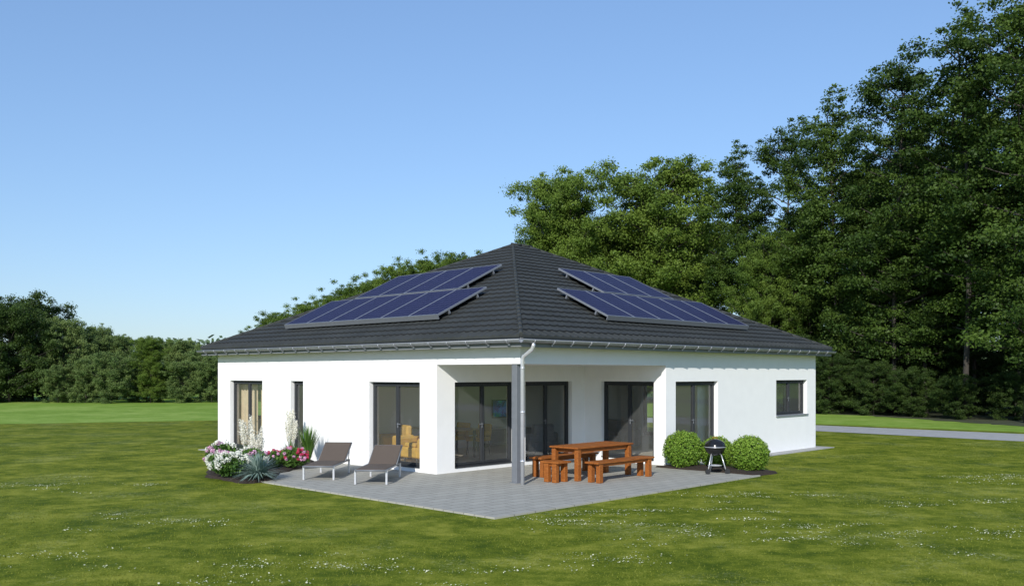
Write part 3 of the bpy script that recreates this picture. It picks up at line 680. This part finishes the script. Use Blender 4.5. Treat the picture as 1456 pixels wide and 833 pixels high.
o=bpy.data.objects.new('daisies',npmesh('daisies',P,6,rng.random(n),[M_daisy])); COL.objects.link(o); o['kind']='stuff'

# ---------------------------------------------------------------- trees
M_leafD=leafmat('tree_leaf_dark',(.028,.062,.010),(.11,.175,.028),.35)
M_leafL=leafmat('tree_leaf_light',(.062,.118,.016),(.20,.285,.045),.35)
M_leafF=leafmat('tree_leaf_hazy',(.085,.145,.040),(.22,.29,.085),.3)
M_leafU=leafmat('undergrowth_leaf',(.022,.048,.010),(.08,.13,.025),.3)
def make_tree(seed,Ht,W,base,mt,nl=34,lpc=150,lsz=.3,shape='tall',cr=1.0,tr=.0050,drop=0.0):
    rg=np.random.default_rng(seed)
    root=empty('tree_template')
    g=MB(); pts=[];rad=[]; K=9; ph=rg.random()*6
    for i in range(K+1):
        t=i/K; pts.append((.35*math.sin(ph+t*4)*t*Ht/18,.35*math.cos(ph*1.7+t*3)*t*Ht/18,Ht*.90*t)); rad.append(Ht*tr*(1-t)**.8+.02+(.03*Ht/18 if i==0 else 0))
    g.tube(pts,rad,9)
    def trunk(t):
        f=min(.999,t/.90)*K; i=min(K-1,int(f)); return Vector(pts[i]).lerp(Vector(pts[i+1]),min(1,f-i))
    clumps=[]
    for j in range(nl):
        t=base+(0.87-base)*((j+rg.random()*.8)/nl)
        q=(t-base)/(.87-base)
        if shape=='tall': pr=.72+.28*q/.35 if q<.35 else max(.22,math.sqrt(max(.02,1-((q-.35)/.72)**1.7)))
        else: pr=math.sqrt(max(.10,1-((q-.42)/.66)**2))
        if rg.random()<drop: continue
        L=W/2*pr*(.40+.80*rg.random()); az=j*2.4+rg.random()*1.6
        up=.0+.7*q+.4*rg.random()
        st=trunk(t); mid=st+Vector((math.cos(az)*L*.55,math.sin(az)*L*.55,L*.55*up*.8)); en=st+Vector((math.cos(az+.25)*L,math.sin(az+.25)*L,L*up))
        cap=Ht*(.98-(.26 if shape=='tall' else .12)*(L/(W*.5))**2)
        if en.z>cap: en.z=cap-.2*rg.random()
        g.tube([st,mid,en],[Ht*.0026*(1-q*.6)+.012,Ht*.0015+.006,.008],5,caps=False)
        nc=max(3,int(L/ (W*.055)))
        for c in range(nc):
            s=.25+.75*(c+.5)/nc; p=(st.lerp(mid,s*2) if s<.5 else mid.lerp(en,(s-.5)*2))
            off=Vector(rg.normal(size=3))*.46*cr; off.z*=(.7 if shape=='tall' else .95)
            clumps.append((p+off,(.22+.46*rg.random()**1.2)*cr))
    for k in range(9):
        clumps.append((Vector(trunk(.88))+Vector((rg.normal()*.35*cr,rg.normal()*.35*cr,(k%5)*.022*Ht)),(.42-.05*(k%5))*cr))
    Vs=[];S=[]
    for c,R in clumps:
        n=int(lpc*(R/cr)**1.7*2.2)+14
        dd=unit(rg.normal(size=(n,3))); e=dd*(rg.random((n,1))**.5+.25*rg.normal(size=(n,1)))*np.array([R*1.25,R*1.25,R*(.65 if shape=='tall' else .85)])
        cc=np.array(c)+e; Vs.append(leaves(cc,lsz*(.6+.7*rg.random(n)),dd*.5+np.array([0,0,.25]),.62,rg))
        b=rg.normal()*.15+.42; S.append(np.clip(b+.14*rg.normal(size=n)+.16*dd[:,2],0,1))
    t=bpy.data.objects.new('trunk',g.mesh('trunk',[M_bark])); COL.objects.link(t); t.parent=root
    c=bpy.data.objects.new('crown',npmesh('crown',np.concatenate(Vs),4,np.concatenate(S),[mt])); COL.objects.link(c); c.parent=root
    return root
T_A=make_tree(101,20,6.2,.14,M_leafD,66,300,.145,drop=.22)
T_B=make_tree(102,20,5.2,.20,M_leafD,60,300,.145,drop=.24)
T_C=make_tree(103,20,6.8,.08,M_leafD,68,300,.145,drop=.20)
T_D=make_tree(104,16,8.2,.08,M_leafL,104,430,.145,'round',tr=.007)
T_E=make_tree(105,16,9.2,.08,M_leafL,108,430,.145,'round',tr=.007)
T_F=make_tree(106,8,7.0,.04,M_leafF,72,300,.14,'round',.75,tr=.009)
T_U=make_tree(109,8,7.0,.02,M_leafU,66,300,.14,'round',.75,tr=.009)
T_G=make_tree(107,6,5,.02,M_leafF,56,240,.125,'round',.6,tr=.009)
def place(tp,lst,name,label,cat,group):
    for x,y,h,ws,h0 in lst:
        s=h/h0; n=copy_thing(tp,(x,y,0),random.uniform(0,6.28),(s*ws,s*ws,s),label=label,category=cat,group=group); n.name=name
gr="tall trees at the edge of the meadow"; lb="tall dark green deciduous tree standing at the meadow edge"
place(T_A,[(24.0,42.5,21.5,1.1,20),(21.6,51.5,21.3,1.05,20),(18.9,63,20.4,1.0,20),(31,52,22,1.1,20),(25,58,19,1.1,20),(23.2,61,17,1,20)],'tall_tree',lb,'tree',gr)
place(T_B,[(23.3,47,22,1.15,20),(20.3,57,21.0,1.1,20),(27.5,56,20,1.1,20),(16.8,67,20.0,1.1,20),(22.9,50.5,16,1.1,20),(25.6,50.5,18,1,20),(19.6,60.5,16,1,20),(29.5,60,18,1,20),(22.2,55,14,1,20),(24.6,54,15,1,20),(26.6,48,15,1,20)],'tall_tree',lb,'tree',gr)
place(T_C,[(27.5,46,21.5,1.1,20),(21.6,56,16.5,1.1,20),(24.5,64,17,1,20),(17.9,66,15.5,1.1,20),(20.6,62,15,1.1,20)],'tall_tree',lb,'tree',gr)
lb2="broad mid green deciduous tree with full leafy crown"
place(T_D,[(11.6,71,19.6,1.12,16),(4.1,70,18.3,.86,16),(7.6,76,15.0,.8,16),(15.2,76,15.4,1,16)],'broad_tree',lb2,'tree',gr)
place(T_E,[(17.2,61,12,.8,16),(20.5,66,12,1,16),(5.6,80,15,.9,16),(12.6,80,15,1,16),(29,66,14,1,16),(9.4,78,16.4,.8,16),(1.9,76,14.2,.72,16),(3.6,74,16.6,.66,16)],'broad_tree',lb2,'tree',gr)
lb3="rounded green tree in the tree line beyond the meadow"; gr3="trees lining the far meadow"
place(T_U,[(-40.2,73,8.0,.95,8),(-44,72,8.6,1,8),(-42,80,9.0,1,8),(-48,76,8,1.1,8)],'meadow_tree',lb3,'tree',gr3)
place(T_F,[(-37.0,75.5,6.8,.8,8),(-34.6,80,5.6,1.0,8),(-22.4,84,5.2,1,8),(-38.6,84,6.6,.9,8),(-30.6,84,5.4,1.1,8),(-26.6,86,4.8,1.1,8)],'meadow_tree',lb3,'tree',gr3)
ul="dark leafy undergrowth shrub below the tall trees"; ug="undergrowth shrubs below the tall trees"
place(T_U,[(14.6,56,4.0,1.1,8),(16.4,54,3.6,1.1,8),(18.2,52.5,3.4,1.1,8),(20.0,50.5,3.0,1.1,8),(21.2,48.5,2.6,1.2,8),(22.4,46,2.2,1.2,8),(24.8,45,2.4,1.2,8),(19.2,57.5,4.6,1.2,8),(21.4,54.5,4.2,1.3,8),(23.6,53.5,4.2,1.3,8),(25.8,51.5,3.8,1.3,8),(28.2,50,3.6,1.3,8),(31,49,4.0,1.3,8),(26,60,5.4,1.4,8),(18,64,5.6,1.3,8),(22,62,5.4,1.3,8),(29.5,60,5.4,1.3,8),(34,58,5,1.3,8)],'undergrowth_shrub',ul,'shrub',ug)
place(T_G,[(-31.2,71,4.0,1.0,6),(-33.6,72,3.5,1.0,6),(-26.2,72,3.3,1.1,6),(-24.0,73,3.7,1.0,6),(-22.2,74,3.2,1.0,6),(-29.6,74,3.6,1.2,6),(-26.4,80,4.4,1.3,6),(-35.8,72,3.0,1.0,6),(-20.4,76,3.8,1.1,6)],'meadow_shrub',"light green bushy shrub at the meadow edge",'shrub',"shrubs lining the far meadow")
place(T_D,[(-28.3,71.5,5.4,1.0,16)],'meadow_tree',"small light green tree standing among meadow shrubs",'tree',gr3)
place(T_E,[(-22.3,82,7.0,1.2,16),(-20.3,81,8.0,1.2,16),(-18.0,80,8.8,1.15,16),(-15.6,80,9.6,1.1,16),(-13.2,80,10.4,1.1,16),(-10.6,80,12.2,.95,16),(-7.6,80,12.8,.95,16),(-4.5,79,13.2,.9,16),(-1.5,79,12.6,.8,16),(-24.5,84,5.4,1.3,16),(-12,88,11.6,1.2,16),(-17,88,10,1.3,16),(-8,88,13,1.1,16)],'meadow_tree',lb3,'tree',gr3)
for tp in(T_A,T_B,T_C,T_D,T_E,T_F,T_U,T_G):
    for c in list(tp.children): bpy.data.objects.remove(c)
    bpy.data.objects.remove(tp)
# far woodland
n=700; cx=rng.uniform(-110,150,n); cy=rng.uniform(118,135,n); cz=rng.random(n)**.8*6.0; V=[];S=[]
for i in range(n):
    k=110; dd=unit(rng.normal(size=(k,3))); cc=np.array([cx[i],cy[i],cz[i]])+dd*rng.random((k,1))**.4*np.array([3.2,2.5,1.8]); cc[:,2]=np.abs(cc[:,2])
    V.append(leaves(cc,.8,dd*.5+np.array([0,0,.4]),.7)); S.append(np.clip(rng.normal(.5,.15)+.1*rng.normal(size=k),0,1))
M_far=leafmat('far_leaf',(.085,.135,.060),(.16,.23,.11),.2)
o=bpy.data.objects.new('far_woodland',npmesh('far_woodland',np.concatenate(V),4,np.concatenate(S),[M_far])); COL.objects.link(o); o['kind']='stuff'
